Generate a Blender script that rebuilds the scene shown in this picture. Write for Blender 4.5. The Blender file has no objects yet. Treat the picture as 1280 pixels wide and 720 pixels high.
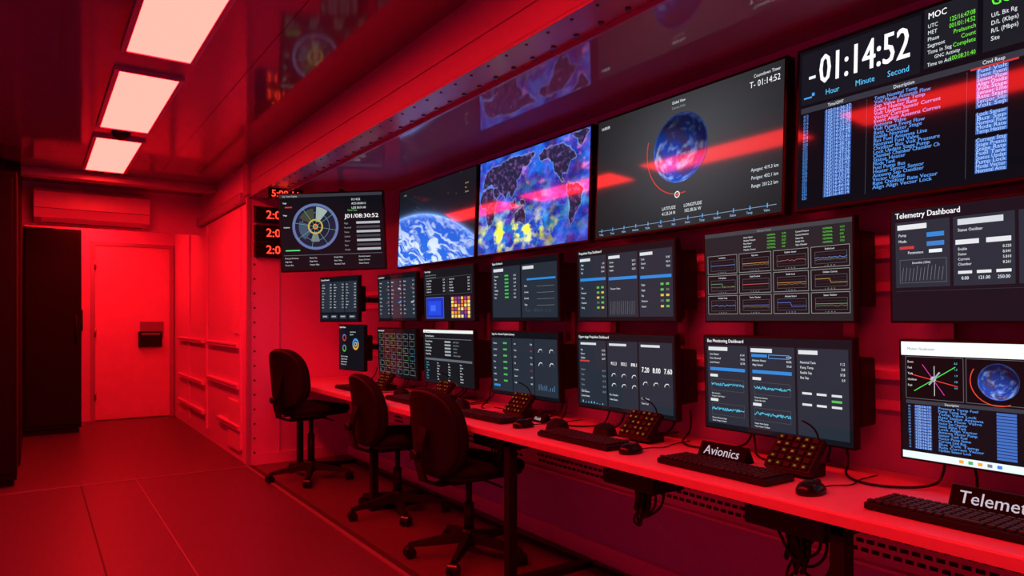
import bpy, bmesh, math, random
from mathutils import Vector, Matrix, noise

scn = bpy.context.scene
scn.view_settings.view_transform = 'Standard'
scn.view_settings.look = 'None'
scn.view_settings.exposure = 0.0
COL = scn.collection

# ------------------------------------------------------------------ materials
def s2l(c):
    c = c/255.0
    return c/12.92 if c <= 0.04045 else ((c+0.055)/1.055)**2.4
def rgb(r, g, b): return (s2l(r), s2l(g), s2l(b))

MATS = {}
def mat(name, col, rough=0.5, metal=0.0, var=0.08, scale=8.0, bump=0.0, spec=0.5, coat=0.0):
    if name in MATS: return MATS[name]
    m = bpy.data.materials.new(name); m.use_nodes = True
    nt = m.node_tree; b = nt.nodes['Principled BSDF']
    tc = nt.nodes.new('ShaderNodeTexCoord')
    n = nt.nodes.new('ShaderNodeTexNoise'); n.inputs['Scale'].default_value = scale
    n.inputs['Detail'].default_value = 4
    nt.links.new(tc.outputs['Object'], n.inputs['Vector'])
    mx = nt.nodes.new('ShaderNodeMix'); mx.data_type = 'RGBA'
    mx.inputs[6].default_value = tuple(c*(1-var) for c in col)+(1,)
    mx.inputs[7].default_value = tuple(min(1, c*(1+var)) for c in col)+(1,)
    nt.links.new(n.outputs['Fac'], mx.inputs[0])
    nt.links.new(mx.outputs[2], b.inputs['Base Color'])
    b.inputs['Roughness'].default_value = rough
    b.inputs['Metallic'].default_value = metal
    b.inputs['Specular IOR Level'].default_value = spec
    b.inputs['Coat Weight'].default_value = coat
    if bump > 0:
        bp = nt.nodes.new('ShaderNodeBump'); bp.inputs['Strength'].default_value = bump
        bp.inputs['Distance'].default_value = 0.002
        nt.links.new(n.outputs['Fac'], bp.inputs['Height'])
        nt.links.new(bp.outputs['Normal'], b.inputs['Normal'])
    MATS[name] = m
    return m

def emat(name, col, strength=1.0, sample=False):
    if name in MATS: return MATS[name]
    m = bpy.data.materials.new(name); m.use_nodes = True
    b = m.node_tree.nodes['Principled BSDF']
    b.inputs['Base Color'].default_value = (0.02, 0.02, 0.02, 1)
    b.inputs['Roughness'].default_value = 0.4
    b.inputs['Emission Color'].default_value = tuple(col)+(1,)
    b.inputs['Emission Strength'].default_value = strength
    if not sample: m.cycles.emission_sampling = 'NONE'
    MATS[name] = m
    return m

M_WALL = mat('wall_paint', (0.80, 0.32, 0.86), 0.38, var=0.03, scale=3, bump=0.02)
M_WALL_R = mat('wall_paint_screen_tint', (0.50, 0.34, 0.92), 0.42, var=0.03, scale=3, bump=0.02)  # bluish glow of the displays on the wall is put into this colour
M_CEIL = mat('ceiling_gloss_panel', (0.22, 0.09, 0.24), 0.07, var=0.03, scale=1.5, spec=0.7)
M_SOFF = mat('soffit_gloss_panel', (0.36, 0.26, 0.44), 0.05, var=0.02, scale=1.5, spec=1.0)
M_BEAM = mat('beam_aluminium_paint', (0.44, 0.22, 0.50), 0.25, var=0.04, scale=4)
M_FLOOR = mat('floor_vinyl', (0.115, 0.05, 0.10), 0.38, var=0.12, scale=40, bump=0.15, spec=0.4)
M_FLOOR2 = mat('floor_seam', (0.04, 0.03, 0.04), 0.6)
M_STRIP = mat('floor_metal_strip', (0.3, 0.18, 0.25), 0.45, metal=0.3)
M_DARK = mat('dark_cabinet', (0.008, 0.005, 0.008), 0.5, var=0.2, spec=0.2)
M_BLACK = mat('black_plastic', (0.009, 0.008, 0.010), 0.45, var=0.1, scale=60, spec=0.25)
M_BLACKG = mat('black_plastic_gloss', (0.008, 0.008, 0.009), 0.25, var=0.1, spec=0.35)
M_FABRIC = mat('black_fabric', (0.010, 0.008, 0.010), 0.85, var=0.35, scale=220, bump=0.5, spec=0.2)
M_DESK = mat('desk_laminate', (0.76, 0.38, 0.62), 0.34, var=0.04, scale=14)
M_EDGE = mat('desk_edge', (0.70, 0.34, 0.52), 0.4)
M_TRAY = mat('cable_tray_paint', (0.85, 0.5, 0.9), 0.4)
M_METAL = mat('steel_grey', (0.35, 0.25, 0.33), 0.35, metal=0.8)
M_BOLT = mat('bolt_steel', (0.10, 0.07, 0.09), 0.3, metal=0.6)
M_WHITEP = mat('white_plastic', (0.84, 0.36, 0.78), 0.35)
M_KEY = mat('key_cap', (0.022, 0.02, 0.024), 0.5, spec=0.3)
M_SIGN = mat('sign_black', (.004, .003, .004), .6, spec=.08)
M_GREEN = emat('led_green', rgb(120, 150, 40), 0.45)
M_AMBER = emat('led_amber', rgb(220, 130, 40), 0.45)
M_REDLED = emat('led_red', (3.0, 0.10, 0.05), 1.0)
M_WHITETXT = mat('sign_lettering_emissive', (0.16, 0.16, 0.16), 0.6, spec=0.1)
_m = M_WHITETXT.node_tree.nodes['Principled BSDF']; _m.inputs['Emission Color'].default_value = (.44, .47, .54, 1); _m.inputs['Emission Strength'].default_value = 1.0  # grey letters get an added glow so they look white in red light
M_WHITETXT.cycles.emission_sampling = 'NONE'
M_PANEL = emat('light_panel_diffuser', (38.0, 0.54, 0.44), 1.0, True)

def ui_mat():
    m = bpy.data.materials.new('display_pixels'); m.use_nodes = True
    nt = m.node_tree; b = nt.nodes['Principled BSDF']
    a = nt.nodes.new('ShaderNodeAttribute'); a.attribute_name = 'Col'
    b.inputs['Base Color'].default_value = (0.002, 0.002, 0.003, 1)
    b.inputs['Roughness'].default_value = 0.06
    b.inputs['Specular IOR Level'].default_value = 0.24
    nt.links.new(a.outputs['Color'], b.inputs['Emission Color'])
    b.inputs['Emission Strength'].default_value = 1.18
    m.cycles.emission_sampling = 'NONE'
    return m
M_UI = ui_mat()

# ------------------------------------------------------------------ mesh helpers
def link(o, parent=None):
    COL.objects.link(o)
    if parent: o.parent = parent
    return o

def empty(name, loc=(0, 0, 0), rot=None, matrix=None):
    e = bpy.data.objects.new(name, None); COL.objects.link(e)
    e.empty_display_size = 0.1
    if matrix is not None: e.matrix_world = matrix
    else:
        e.location = loc
        if rot: e.rotation_euler = rot
    return e

def from_bm(name, bm, mats, parent=None, smooth=False):
    me = bpy.data.meshes.new(name)
    bmesh.ops.recalc_face_normals(bm, faces=bm.faces[:])
    bm.to_mesh(me); bm.free()
    if not isinstance(mats, (list, tuple)): mats = [mats]
    for m in mats: me.materials.append(m)
    if smooth:
        for p in me.polygons: p.use_smooth = True
    o = bpy.data.objects.new(name, me)
    return link(o, parent)

def add_box(bm, c, s, mi=0, bevel=0.0, mtx=None, seg=2):
    r = bmesh.ops.create_cube(bm, size=1.0)
    vs = r['verts']
    for v in vs: v.co = Vector((v.co.x*s[0], v.co.y*s[1], v.co.z*s[2]))
    fs = set(f for v in vs for f in v.link_faces)
    if bevel > 0:
        es = list(set(e for v in vs for e in v.link_edges))
        rr = bmesh.ops.bevel(bm, geom=es, offset=bevel, segments=seg, affect='EDGES', profile=0.6)
        vs = list(set(v for f in rr['faces'] for v in f.verts) | set(v for v in vs if v.is_valid))
        fs = set(f for v in vs for f in v.link_faces)
    for f in fs: f.material_index = mi
    M = Matrix.Translation(Vector(c)) @ (mtx if mtx is not None else Matrix.Identity(4))
    bmesh.ops.transform(bm, matrix=M, verts=vs)
    return vs

def add_cyl(bm, p0, p1, r0, r1=None, mi=0, seg=20):
    if r1 is None: r1 = r0
    p0 = Vector(p0); p1 = Vector(p1); d = p1-p0
    r = bmesh.ops.create_cone(bm, cap_ends=True, segments=seg, radius1=r0, radius2=r1, depth=d.length)
    q = Vector((0, 0, 1)).rotation_difference(d.normalized()).to_matrix().to_4x4()
    vs = r['verts']
    for f in set(f for v in vs for f in v.link_faces): f.material_index = mi
    bmesh.ops.transform(bm, matrix=Matrix.Translation((p0+p1)/2) @ q, verts=vs)

def box(name, c, s, m, parent=None, bevel=0.0, mtx=None):
    bm = bmesh.new(); add_box(bm, c, s, 0, bevel, mtx)
    return from_bm(name, bm, m, parent)

def bounds(name, a, b, m, parent=None, bevel=0.0):
    c = [(a[i]+b[i])/2 for i in range(3)]; s = [abs(b[i]-a[i]) for i in range(3)]
    return box(name, c, s, m, parent, bevel)

def cyl(name, p0, p1, r, m, parent=None, r1=None, seg=24, smooth=True):
    bm = bmesh.new(); add_cyl(bm, p0, p1, r, r1, 0, seg)
    o = from_bm(name, bm, m, parent)
    if smooth:
        for p in o.data.polygons: p.use_smooth = len(p.vertices) == 4
    return o

def tube(name, pts, r, m, parent=None, res=6):
    cu = bpy.data.curves.new(name, 'CURVE'); cu.dimensions = '3D'
    cu.bevel_depth = r; cu.bevel_resolution = 2; cu.resolution_u = res
    sp = cu.splines.new('NURBS'); sp.points.add(len(pts)-1)
    for i, p in enumerate(pts): sp.points[i].co = (p[0], p[1], p[2], 1)
    sp.use_endpoint_u = True; sp.order_u = 3
    cu.materials.append(m); cu.use_fill_caps = True
    return link(bpy.data.objects.new(name, cu), parent)

def pad(name, outline, thick, m, parent, mtx, curve=None, edge=0.55, crown=0.25):
    """upholstered pad: outline pts (x,y) in local plane, domed both sides."""
    bm = bmesh.new(); n = len(outline)
    prof = [(0.0, 1+crown), (0.45, 1+crown*0.85), (0.78, 1.0+crown*.3), (0.92, 0.88), (0.98, 0.62), (1.0, 0.0)]
    def pt(x, y, z):
        if curve: z += curve(x, y)
        return Vector((x, y, z))
    rings = []
    for s, t in prof[1:]:
        rings.append([bm.verts.new(pt(x*s, y*s, t*thick/2)) for x, y in outline])
    for s, t in reversed(prof[1:-1]):
        rings.append([bm.verts.new(pt(x*s, y*s, -t*thick/2)) for x, y in outline])
    top = bm.verts.new(pt(0, 0, prof[0][1]*thick/2)); bot = bm.verts.new(pt(0, 0, -prof[0][1]*thick/2))
    for i in range(n):
        j = (i+1) % n
        bm.faces.new((top, rings[0][i], rings[0][j]))
        bm.faces.new((bot, rings[-1][j], rings[-1][i]))
        for a, b in zip(rings[:-1], rings[1:]):
            bm.faces.new((a[i], b[i], b[j], a[j]))
    bmesh.ops.transform(bm, matrix=mtx, verts=bm.verts[:])
    return from_bm(name, bm, m, parent, smooth=True)

# ------------------------------------------------------------------ glyphs
GL = {}
_fc = bpy.data.curves.new('glyph_tmp', 'FONT'); _fc.resolution_u = 2
_fo = bpy.data.objects.new('glyph_tmp', _fc); COL.objects.link(_fo)
def _bake(s):
    _fc.body = s
    bpy.context.view_layer.update()
    dg = bpy.context.evaluated_depsgraph_get()
    ev = _fo.evaluated_get(dg); me = ev.to_mesh()
    vs = [(v.co.x, v.co.y) for v in me.vertices]; fs = [tuple(p.vertices) for p in me.polygons]
    ev.to_mesh_clear()
    return vs, fs
def _ext(s):
    vs, _ = _bake(s)
    return (min(v[0] for v in vs), max(v[0] for v in vs))
_b = _ext('HH'); _bw = _b[1]-_b[0]
for ch in 'ABCDEFGHIJKLMNOPQRSTUVWXYZabcdefghijklmnopqrstuvwxyz0123456789:.-/%()+':
    e = _ext('H'+ch+'H'); adv = (e[1]-e[0])-_bw
    vs, fs = _bake(ch)
    GL[ch] = (vs, fs, adv)
bpy.data.objects.remove(_fo)

def twidth(s, sz):
    return sum(GL[c][2] if c in GL else 0.3 for c in s)*sz

def text_mesh(name, s, sz, m, parent, mtx, bold=0.0, center=True, xs=1.0):
    bm = bmesh.new(); x = -twidth(s, sz)/2*xs if center else 0
    for c in s:
        if c not in GL: x += 0.3*sz*xs; continue
        vs, fs, adv = GL[c]
        for dx in ((0,) if not bold else (0, bold, -bold)):
            vv = [bm.verts.new((x+a*sz*xs+dx*sz, b*sz, abs(dx)*0.001)) for a, b in vs]
            for f in fs:
                try: bm.faces.new([vv[i] for i in f])
                except ValueError: pass
        x += adv*sz*xs
    bmesh.ops.transform(bm, matrix=mtx, verts=bm.verts[:])
    return from_bm(name, bm, m, parent)

# ------------------------------------------------------------------ UI painter
class UI:
    def __init__(s, w, h):
        s.w, s.h = w, h; s.v = []; s.f = []; s.c = []; s.z = 0.0010
    def P(s, u, v): return ((u-.5)*s.w, (.5-v)*s.h)
    def poly(s, pts, col):
        i = len(s.v); s.z += 0.0000012
        for p in pts: s.v.append((p[0], p[1], s.z)); s.c.append(col)
        s.f.append(tuple(range(i, i+len(pts))))
    def rect(s, u0, v0, u1, v1, c):
        a = s.P(u0, v0); b = s.P(u1, v1)
        s.poly([(a[0], b[1]), (b[0], b[1]), (b[0], a[1]), (a[0], a[1])], rgb(*c))
    def frame(s, u0, v0, u1, v1, c, t=0.004):
        tu = t*s.h/s.w
        s.rect(u0, v0, u1, v0+t, c); s.rect(u0, v1-t, u1, v1, c)
        s.rect(u0, v0, u0+tu, v1, c); s.rect(u1-tu, v0, u1, v1, c)
    def line(s, pts, t, c):
        P = [Vector(s.P(*p)) for p in pts]; t = t*s.h/2; c = rgb(*c)
        for a, b in zip(P[:-1], P[1:]):
            d = b-a
            if d.length < 1e-7: continue
            n = Vector((-d.y, d.x)).normalized()*t
            s.poly([a-n, b-n, b+n, a+n], c)
    def ring(s, u, v, r0, r1, c, a0=0, a1=360, n=40):
        x, y = s.P(u, v); r0 *= s.h; r1 *= s.h; c = rgb(*c)
        for i in range(n):
            t0 = math.radians(a0+(a1-a0)*i/n); t1 = math.radians(a0+(a1-a0)*(i+1)/n)
            q = [(x+r1*math.cos(t0), y+r1*math.sin(t0)), (x+r1*math.cos(t1), y+r1*math.sin(t1))]
            if r0 > 0: q += [(x+r0*math.cos(t1), y+r0*math.sin(t1)), (x+r0*math.cos(t0), y+r0*math.sin(t0))]
            else: q += [(x, y)]
            s.poly(q, c); s.z -= 0.0000012
        s.z += 0.0000012
    def text(s, u, v, sz, t, c, align='l', bold=0.0, fit=None):
        """v = baseline; sz = em height as a fraction of the screen height; fit = total width"""
        x, y = s.P(u, v); c = rgb(*c); s.z += 0.000002
        if fit: e = sz*s.h; xs = fit*s.w/twidth(t, e)
        else: e = sz*s.h*.90; xs = .84
        tw = twidth(t, e)*xs
        if align == 'c': x -= tw/2
        if align == 'r': x -= tw
        for ch in t:
            if ch not in GL: x += 0.3*e*xs; continue
            vs, fs, adv = GL[ch]
            for k, dx in enumerate((0,) if not bold else (0, bold, -bold)):
                i = len(s.v)
                for a, b in vs:
                    s.v.append((x+(a*xs+dx)*e, y+b*e, s.z+k*0.0000008)); s.c.append(c)
                for f in fs: s.f.append(tuple(i+q for q in f))
            x += adv*e*xs
    def build(s, name, parent):
        me = bpy.data.meshes.new(name); me.from_pydata(s.v, [], s.f)
        at = me.color_attributes.new('Col', 'FLOAT_COLOR', 'POINT')
        flat = []
        for c in s.c: flat += [c[0], c[1], c[2], 1.0]
        at.data.foreach_set('color', flat)
        me.materials.append(M_UI)
        return link(bpy.data.objects.new(name, me), parent)

def image_grid(name, w, h, nx, ny, fn, parent, z=0.0009):
    vs = []; cs = []; fs = []
    for j in range(ny+1):
        for i in range(nx+1):
            u = i/nx; v = j/ny
            vs.append(((u-.5)*w, (.5-v)*h, z)); c = fn(u, v); cs += [c[0], c[1], c[2], 1.0]
    for j in range(ny):
        for i in range(nx):
            a = j*(nx+1)+i; fs.append((a, a+nx+1, a+nx+2, a+1))
    me = bpy.data.meshes.new(name); me.from_pydata(vs, [], fs)
    at = me.color_attributes.new('Col', 'FLOAT_COLOR', 'POINT'); at.data.foreach_set('color', cs)
    me.materials.append(M_UI)
    return link(bpy.data.objects.new(name, me), parent)

# ------------------------------------------------------------------ screen contents
R = random.Random(7)
WORDS = ['Pressure', 'Temp', 'Valve', 'Tank', 'Fuel', 'Oxidizer', 'Status', 'Nominal', 'Bus', 'Volt', 'Current', 'Rate', 'Chamber',
         'Line', 'Heater', 'Sensor', 'Update', 'Mode', 'Event', 'Stage', 'Pump', 'Flow', 'Sep', 'Enable', 'Vector', 'Align', 'Antenna', 'Lock']
WH = (220, 227, 233); GR = (140, 146, 152); BL = (70, 150, 225); PAN = (35, 44, 55); BG = (12, 16, 23); BAR = (44, 128, 205)
GREEN = (84, 180, 80); YEL = (205, 185, 80); RED = (195, 55, 60); CY = (80, 190, 225)
def phrase(n=2): return ' '.join(R.choice(WORDS) for _ in range(n))
def rows(ui, u, v, u1, n, dv, sz, c=WH, words=2, val=False, vc=None):
    for i in range(n):
        t = phrase(words)
        while twidth(t, sz*ui.h)*.76 > (u1-u)*ui.w*(0.62 if val else 1.0) and len(t) > 3: t = t[:-2]
        ui.text(u, v+i*dv, sz, t, c)
        if val: ui.text(u1, v+i*dv, sz, '%.2f' % R.uniform(0, 99), vc or c, 'r')
def spark(ui, u0, v0, u1, v1, c, n=26, t=0.005, amp=0.5, mode='noise'):
    pts = []
    for i in range(n+1):
        x = i/n
        if mode == 'noise': y = .5+R.uniform(-.5, .5)*amp
        elif mode == 'step': y = 0.3 if x < .5 else .7
        elif mode == 'flat': y = .5
        else: y = .5+amp*.5*math.sin(x*9)
        pts.append((u0+(u1-u0)*x, v0+(v1-v0)*y))
    ui.line(pts, t, c)
def plot(ui, u0, v0, u1, v1, c, c2=None, axes=(90, 96, 104), mode='noise', amp=.3):
    ui.frame(u0, v0, u1, v1, axes, 0.003)
    for k in range(1, 4):
        vv = v0+(v1-v0)*k/4; ui.rect(u0, vv, u1, vv+0.002, (55, 60, 68))
    spark(ui, u0, v0+.1*(v1-v0), u1, v1-.1*(v1-v0), c, mode=mode, amp=amp)
    if c2: spark(ui, u0, v0+.3*(v1-v0), u1, v1, c2, mode='noise', amp=amp*.6)

def base(ui, c=BG): ui.rect(0, 0, 1, 1, c)

def p_track(ui):      # tracking display with radar circle
    base(ui, (12, 14, 20)); ui.rect(0, 0, 1, .04, (50, 52, 60)); ui.text(.03, .034, .035, 'Sky Track Display', (190, 190, 195))
    cu, cv = .34, .43
    ui.ring(cu, cv, .0, .31, (24, 30, 52)); ui.ring(cu, cv, .27, .305, (92, 108, 156)); ui.ring(cu, cv, .18, .186, (110, 120, 150))
    ui.ring(cu, cv, 0, .26, (150, 165, 160), 50, 85, 16); ui.ring(cu, cv, 0, .24, (60, 66, 52), 95, 150, 16)
    ui.ring(cu, cv, 0, .22, (60, 78, 100), 160, 230, 16)
    ui.ring(cu, cv, 0, .2, (110, 120, 116), 250, 285, 12); ui.ring(cu, cv, .08, .1, (190, 160, 70)); ui.ring(cu, cv, 0, .07, (16, 18, 28)); ui.ring(cu, cv, .02, .035, (240, 120, 60))
    for k in range(4):
        a = k*math.pi/4+.2; ui.line([(cu+.29*math.cos(a)*ui.h/ui.w*j, cv+.29*math.sin(a)*j) for j in (-1, 1)], .004, (80, 170, 150))
    for k, t in enumerate(['01:14:52', 'AOS 00:04:11', 'LOS 00:31:40']): ui.text(.70, .10+.055*k, .045, t, WH)
    ui.text(.63, .33, .075, 'J01/08:30:52', (235, 235, 240), bold=.01, fit=.33)
    ui.text(.66, .24, .04, 'Next Pass', GREEN)
    for k in range(7):
        ui.rect(.74, .38+.058*k, .97, .41+k*.058, (165, 170, 176) if k % 2 == 0 else (60, 64, 72)); ui.text(.62, .41+.058*k, .035, phrase(1), GR)
    ui.rect(.02, .80, .98, .804, (110, 115, 125))
    for k in range(4): rows(ui, .03+.24*k, .85, .24+.24*k, 3, .045, .032, (190, 195, 200), 2)
    ui.rect(.05, .16, .12, .175, RED); ui.rect(.04, .73, .18, .745, (80, 210, 120))
    for k in range(3): ui.text(.03, .12+.04*k*4, .032, phrase(1), WH)

def nz(x, y, z=0.0, o=5): return noise.fractal(Vector((x, y, z)), 0.9, 2.0, o)

def f_limb(u, v):
    x = u*1.78; cx, cy, r = .3, 3.2, 2.84
    d = math.hypot(x-cx, v-cy)-r
    if d > 0:
        g = math.exp(-d*55)*.9+math.exp(-d*12)*.05
        st = 1.0 if noise.noise(Vector((u*150, v*90, 3))) > .80 else 0
        return (.008+.20*g+st*.3, .008+.42*g+st*.3, .012+1.0*g+st*.3)
    e = -d
    sx = x*1.5+v*2.4; sy = v*7-x*3.2
    wpx = nz(sx*1.2, sy*.6, 8, 3)
    c = nz(sx*1.6+wpx, sy*2.6+wpx*2, 1.3, 7)*1.0+.16*math.sin(sy*2.3+4*wpx)
    c = max(0, min(1, (c+.12)*1.8))
    depth = min(1, .35+e*1.8)
    oc = (.02, .10+.08*e, .60+.2*e)
    cl = (.66, .78, 1.0)
    f = c*depth*.95
    rim = math.exp(-e*40)*.6
    return tuple(oc[i]*(1-f)+cl[i]*f+rim*(.4, .6, 1)[i] for i in range(3))

CONT = [
 [(-17,15),(-10,30),(10,37),(32,31),(43,12),(51,11),(40,-5),(40,-15),(33,-27),(20,-35),(12,-18),(9,0),(5,5),(-8,5)],
 [(-10,37),(-5,48),(5,55),(8,62),(25,71),(60,70),(100,77),(140,73),(180,68),(160,58),(142,55),(130,42),(122,38),(121,28),(108,20),(105,8),(100,13),(90,22),(80,8),(72,20),(58,25),(48,30),(35,33),(27,38),(15,40),(0,38)],
 [(35,30),(48,30),(58,22),(45,13)],
 [(114,-22),(130,-12),(142,-11),(153,-27),(148,-38),(135,-34),(116,-35)],
 [(192,65),(205,71),(235,70),(265,70),(280,62),(298,58),(305,48),(290,43),(280,30),(278,25),(263,28),(262,19),(277,9),(262,16),(250,25),(240,34),(235,48),(220,59),(200,56)],
 [(290,78),(320,82),(338,76),(318,60),(305,70)],
 [(283,8),(300,10),(325,-6),(320,-22),(303,-38),(292,-54),(286,-45),(289,-20),(279,-5)],
 [(97,5),(105,-6),(115,-8),(118,3),(109,2)], [(131,-1),(141,-2),(150,-10),(138,-8)]]
def inpoly(x, y, P):
    r = False; j = len(P)-1
    for i in range(len(P)):
        xi, yi = P[i]; xj, yj = P[j]
        if (yi > y) != (yj > y) and x < (xj-xi)*(y-yi)/(yj-yi)+xi: r = not r
        j = i
    return r
def land(lon, lat): return any(inpoly(lon, lat, P) for P in CONT)
def f_map(u, v):
    lon = -20+360*u+5*nz(u*14, v*9, 8, 3); lat = 82-160*v+5*nz(u*14, v*9, 2, 3)
    L = land(lon, lat)
    if not L:
        n = nz(u*8, v*6, 4.4, 6); m = nz(u*16, v*11, 9.9, 6); q = nz(u*30, v*20, 2.9, 5)
        t = max(0, min(1, .5+n*.9)); p = max(0, min(1, .15+m*.8))
        c = [.012+.13*p, .02+.11*t*t+.05*max(0, q), .20+.66*t*(.75+.35*q)]
        band = max(0, 1-abs(v-.82)*4.0)*max(0, 1-abs(u-.38)*2.0)
        hot = max(0, nz(u*11+3, v*9, 1.1, 4)+.05)*2.8*band
        cyan = max(0, nz(u*8+8, v*7, 6.1, 4)+.02)*.9*max(0, 1-abs(v-.62)*2.4)
        c[0] += hot*.95+cyan*.05; c[1] += hot*.95+cyan*.50; c[2] += cyan*.35-hot*.45
        pk = max(0, nz(u*12, v*10, 12.2, 4)-.40)*1.4*max(0, 1-abs(v-.25)*3)
        c[0] += pk; c[1] += pk*.2; c[2] += pk*.3
        c[2] = max(.08, c[2])
        if land(lon+2.0, lat) or land(lon-2.0, lat) or land(lon, lat+2.2) or land(lon, lat-2.2): c = [c[0]*.6+.12, c[1]*.6+.15, c[2]*.6+.24]
        return c
    n = nz(u*34, v*22, 0, 5)
    k = max(0, n*1.2)
    return (.018+.14*k, .016+.06*k, .05+.22*k)
def f_grey(u, v):
    d = math.hypot((u-.55)*1.3, v-.42); g = .050*math.exp(-d*d*4.0)+.012
    return (g*.96, g*1.02, g*1.16)
def globe_fn(seed, cx, cy, r, asp):
    def f(u, v):
        x = (u-.5)*2; y = (v-.5)*2; q = x*x+y*y
        if q > 1: return None
        z = math.sqrt(1-q)
        n = nz(x*1.4+seed, y*1.4, z*1.4, 5); c = nz(x*2.4+seed+2*y, y*2.4+4-x, z*3, 6)
        lit = max(0, min(1, -.35*x+.75*y+.35*z+.2)) 
        b = (.012, .06, .42) if n < .05 else (.05, .05, .20)
        cl = max(0, c-.1)*.9
        lit = .10+.90*lit
        col = [(b[i]+cl*(.4, .6, .95)[i])*lit for i in range(3)]
        rim = max(0, q-.86)*4*(.3+.7*lit)
        return (col[0]+rim*.03, col[1]+rim*.14, col[2]+rim*.55)
    return f
def globe(name, w, h, cu, cv, r, seed, parent, n=70):
    """flat image of the globe as shown on the display (disc of coloured pixels)"""
    fn = globe_fn(seed, cu, cv, r, w/h); cx = (cu-.5)*w; cy = (.5-cv)*h; rr = r*h
    vs = [(cx, cy, .0026)]; c0 = fn(.5, .5); cs = [c0[0], c0[1], c0[2], 1]; fs = []; na = 96; nr = 36
    for j in range(1, nr+1):
        for i in range(na):
            a = 2*math.pi*i/na; s = j/nr*.9995
            x = math.cos(a)*s; y = math.sin(a)*s
            c = fn(.5+x/2, .5-y/2) or (0, 0, 0)
            vs.append((cx+x*rr, cy+y*rr, .0026)); cs += [c[0], c[1], c[2], 1]
    for i in range(na): fs.append((0, 1+i, 1+(i+1) % na))
    for j in range(nr-1):
        for i in range(na):
            a = 1+j*na+i; b = 1+j*na+(i+1) % na; fs.append((a, a+na, b+na, b))
    me = bpy.data.meshes.new(name); me.from_pydata(vs, [], fs)
    at = me.color_attributes.new('Col', 'FLOAT_COLOR', 'POINT'); at.data.foreach_set('color', cs)
    me.materials.append(M_UI); link(bpy.data.objects.new(name, me), parent)

def p_limb(ui):
    ui.text(.06, .08, .035, '01:08:11', GR)
    for k in range(3): ui.text(.88, .16+.05*k, .03, phrase(1), (190, 160, 110))
def p_map(ui): pass
def p_orbit(ui):
    ui.text(.5, .055, .035, 'Global View', WH, 'c'); ui.text(.5, .095, .03, 'Current Orbit', GR, 'c')
    ui.text(.02, .08, .04, '16:08:08', WH)
    ui.text(.985, .06, .036, 'Countdown Timer', WH, 'r'); ui.text(.985, .125, .068, 'T- 01:14:52', (235, 238, 242), 'r')
    pts = []
    for i in range(30):
        a = math.radians(165+i*4.0); pts.append((.514+.34*math.cos(a)*ui.h/ui.w, .39-.36*math.sin(a)))
    ui.line(pts, .008, (200, 60, 50))
    ui.ring(.505, .755, .018, .026, WH); ui.ring(.505, .755, 0, .010, (240, 90, 60))
    for k, (a, b) in enumerate([('LATITUDE', '41.25.24 N'), ('LONGITUDE', '102.38.56 W')]):
        ui.text(.46+.13*k, .86, .04, a, WH, 'c'); ui.text(.46+.13*k, .90, .04, b, WH, 'c')
    for k, t in enumerate(['Apogee: 419.3 km', 'Perigee: 402.1 km', 'Range: 2012.2 km']): ui.text(.985, .70+.055*k, .038, t, (200, 212, 225), 'r')
    ui.rect(.02, .945, .98, .949, (130, 150, 180))
    for k in range(13):
        u = .04+k*.075; ui.rect(u, .93, u+.004, .96, (90, 170, 240)); ui.text(u, .985, .028, phrase(1), (160, 185, 220), 'c')
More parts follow.
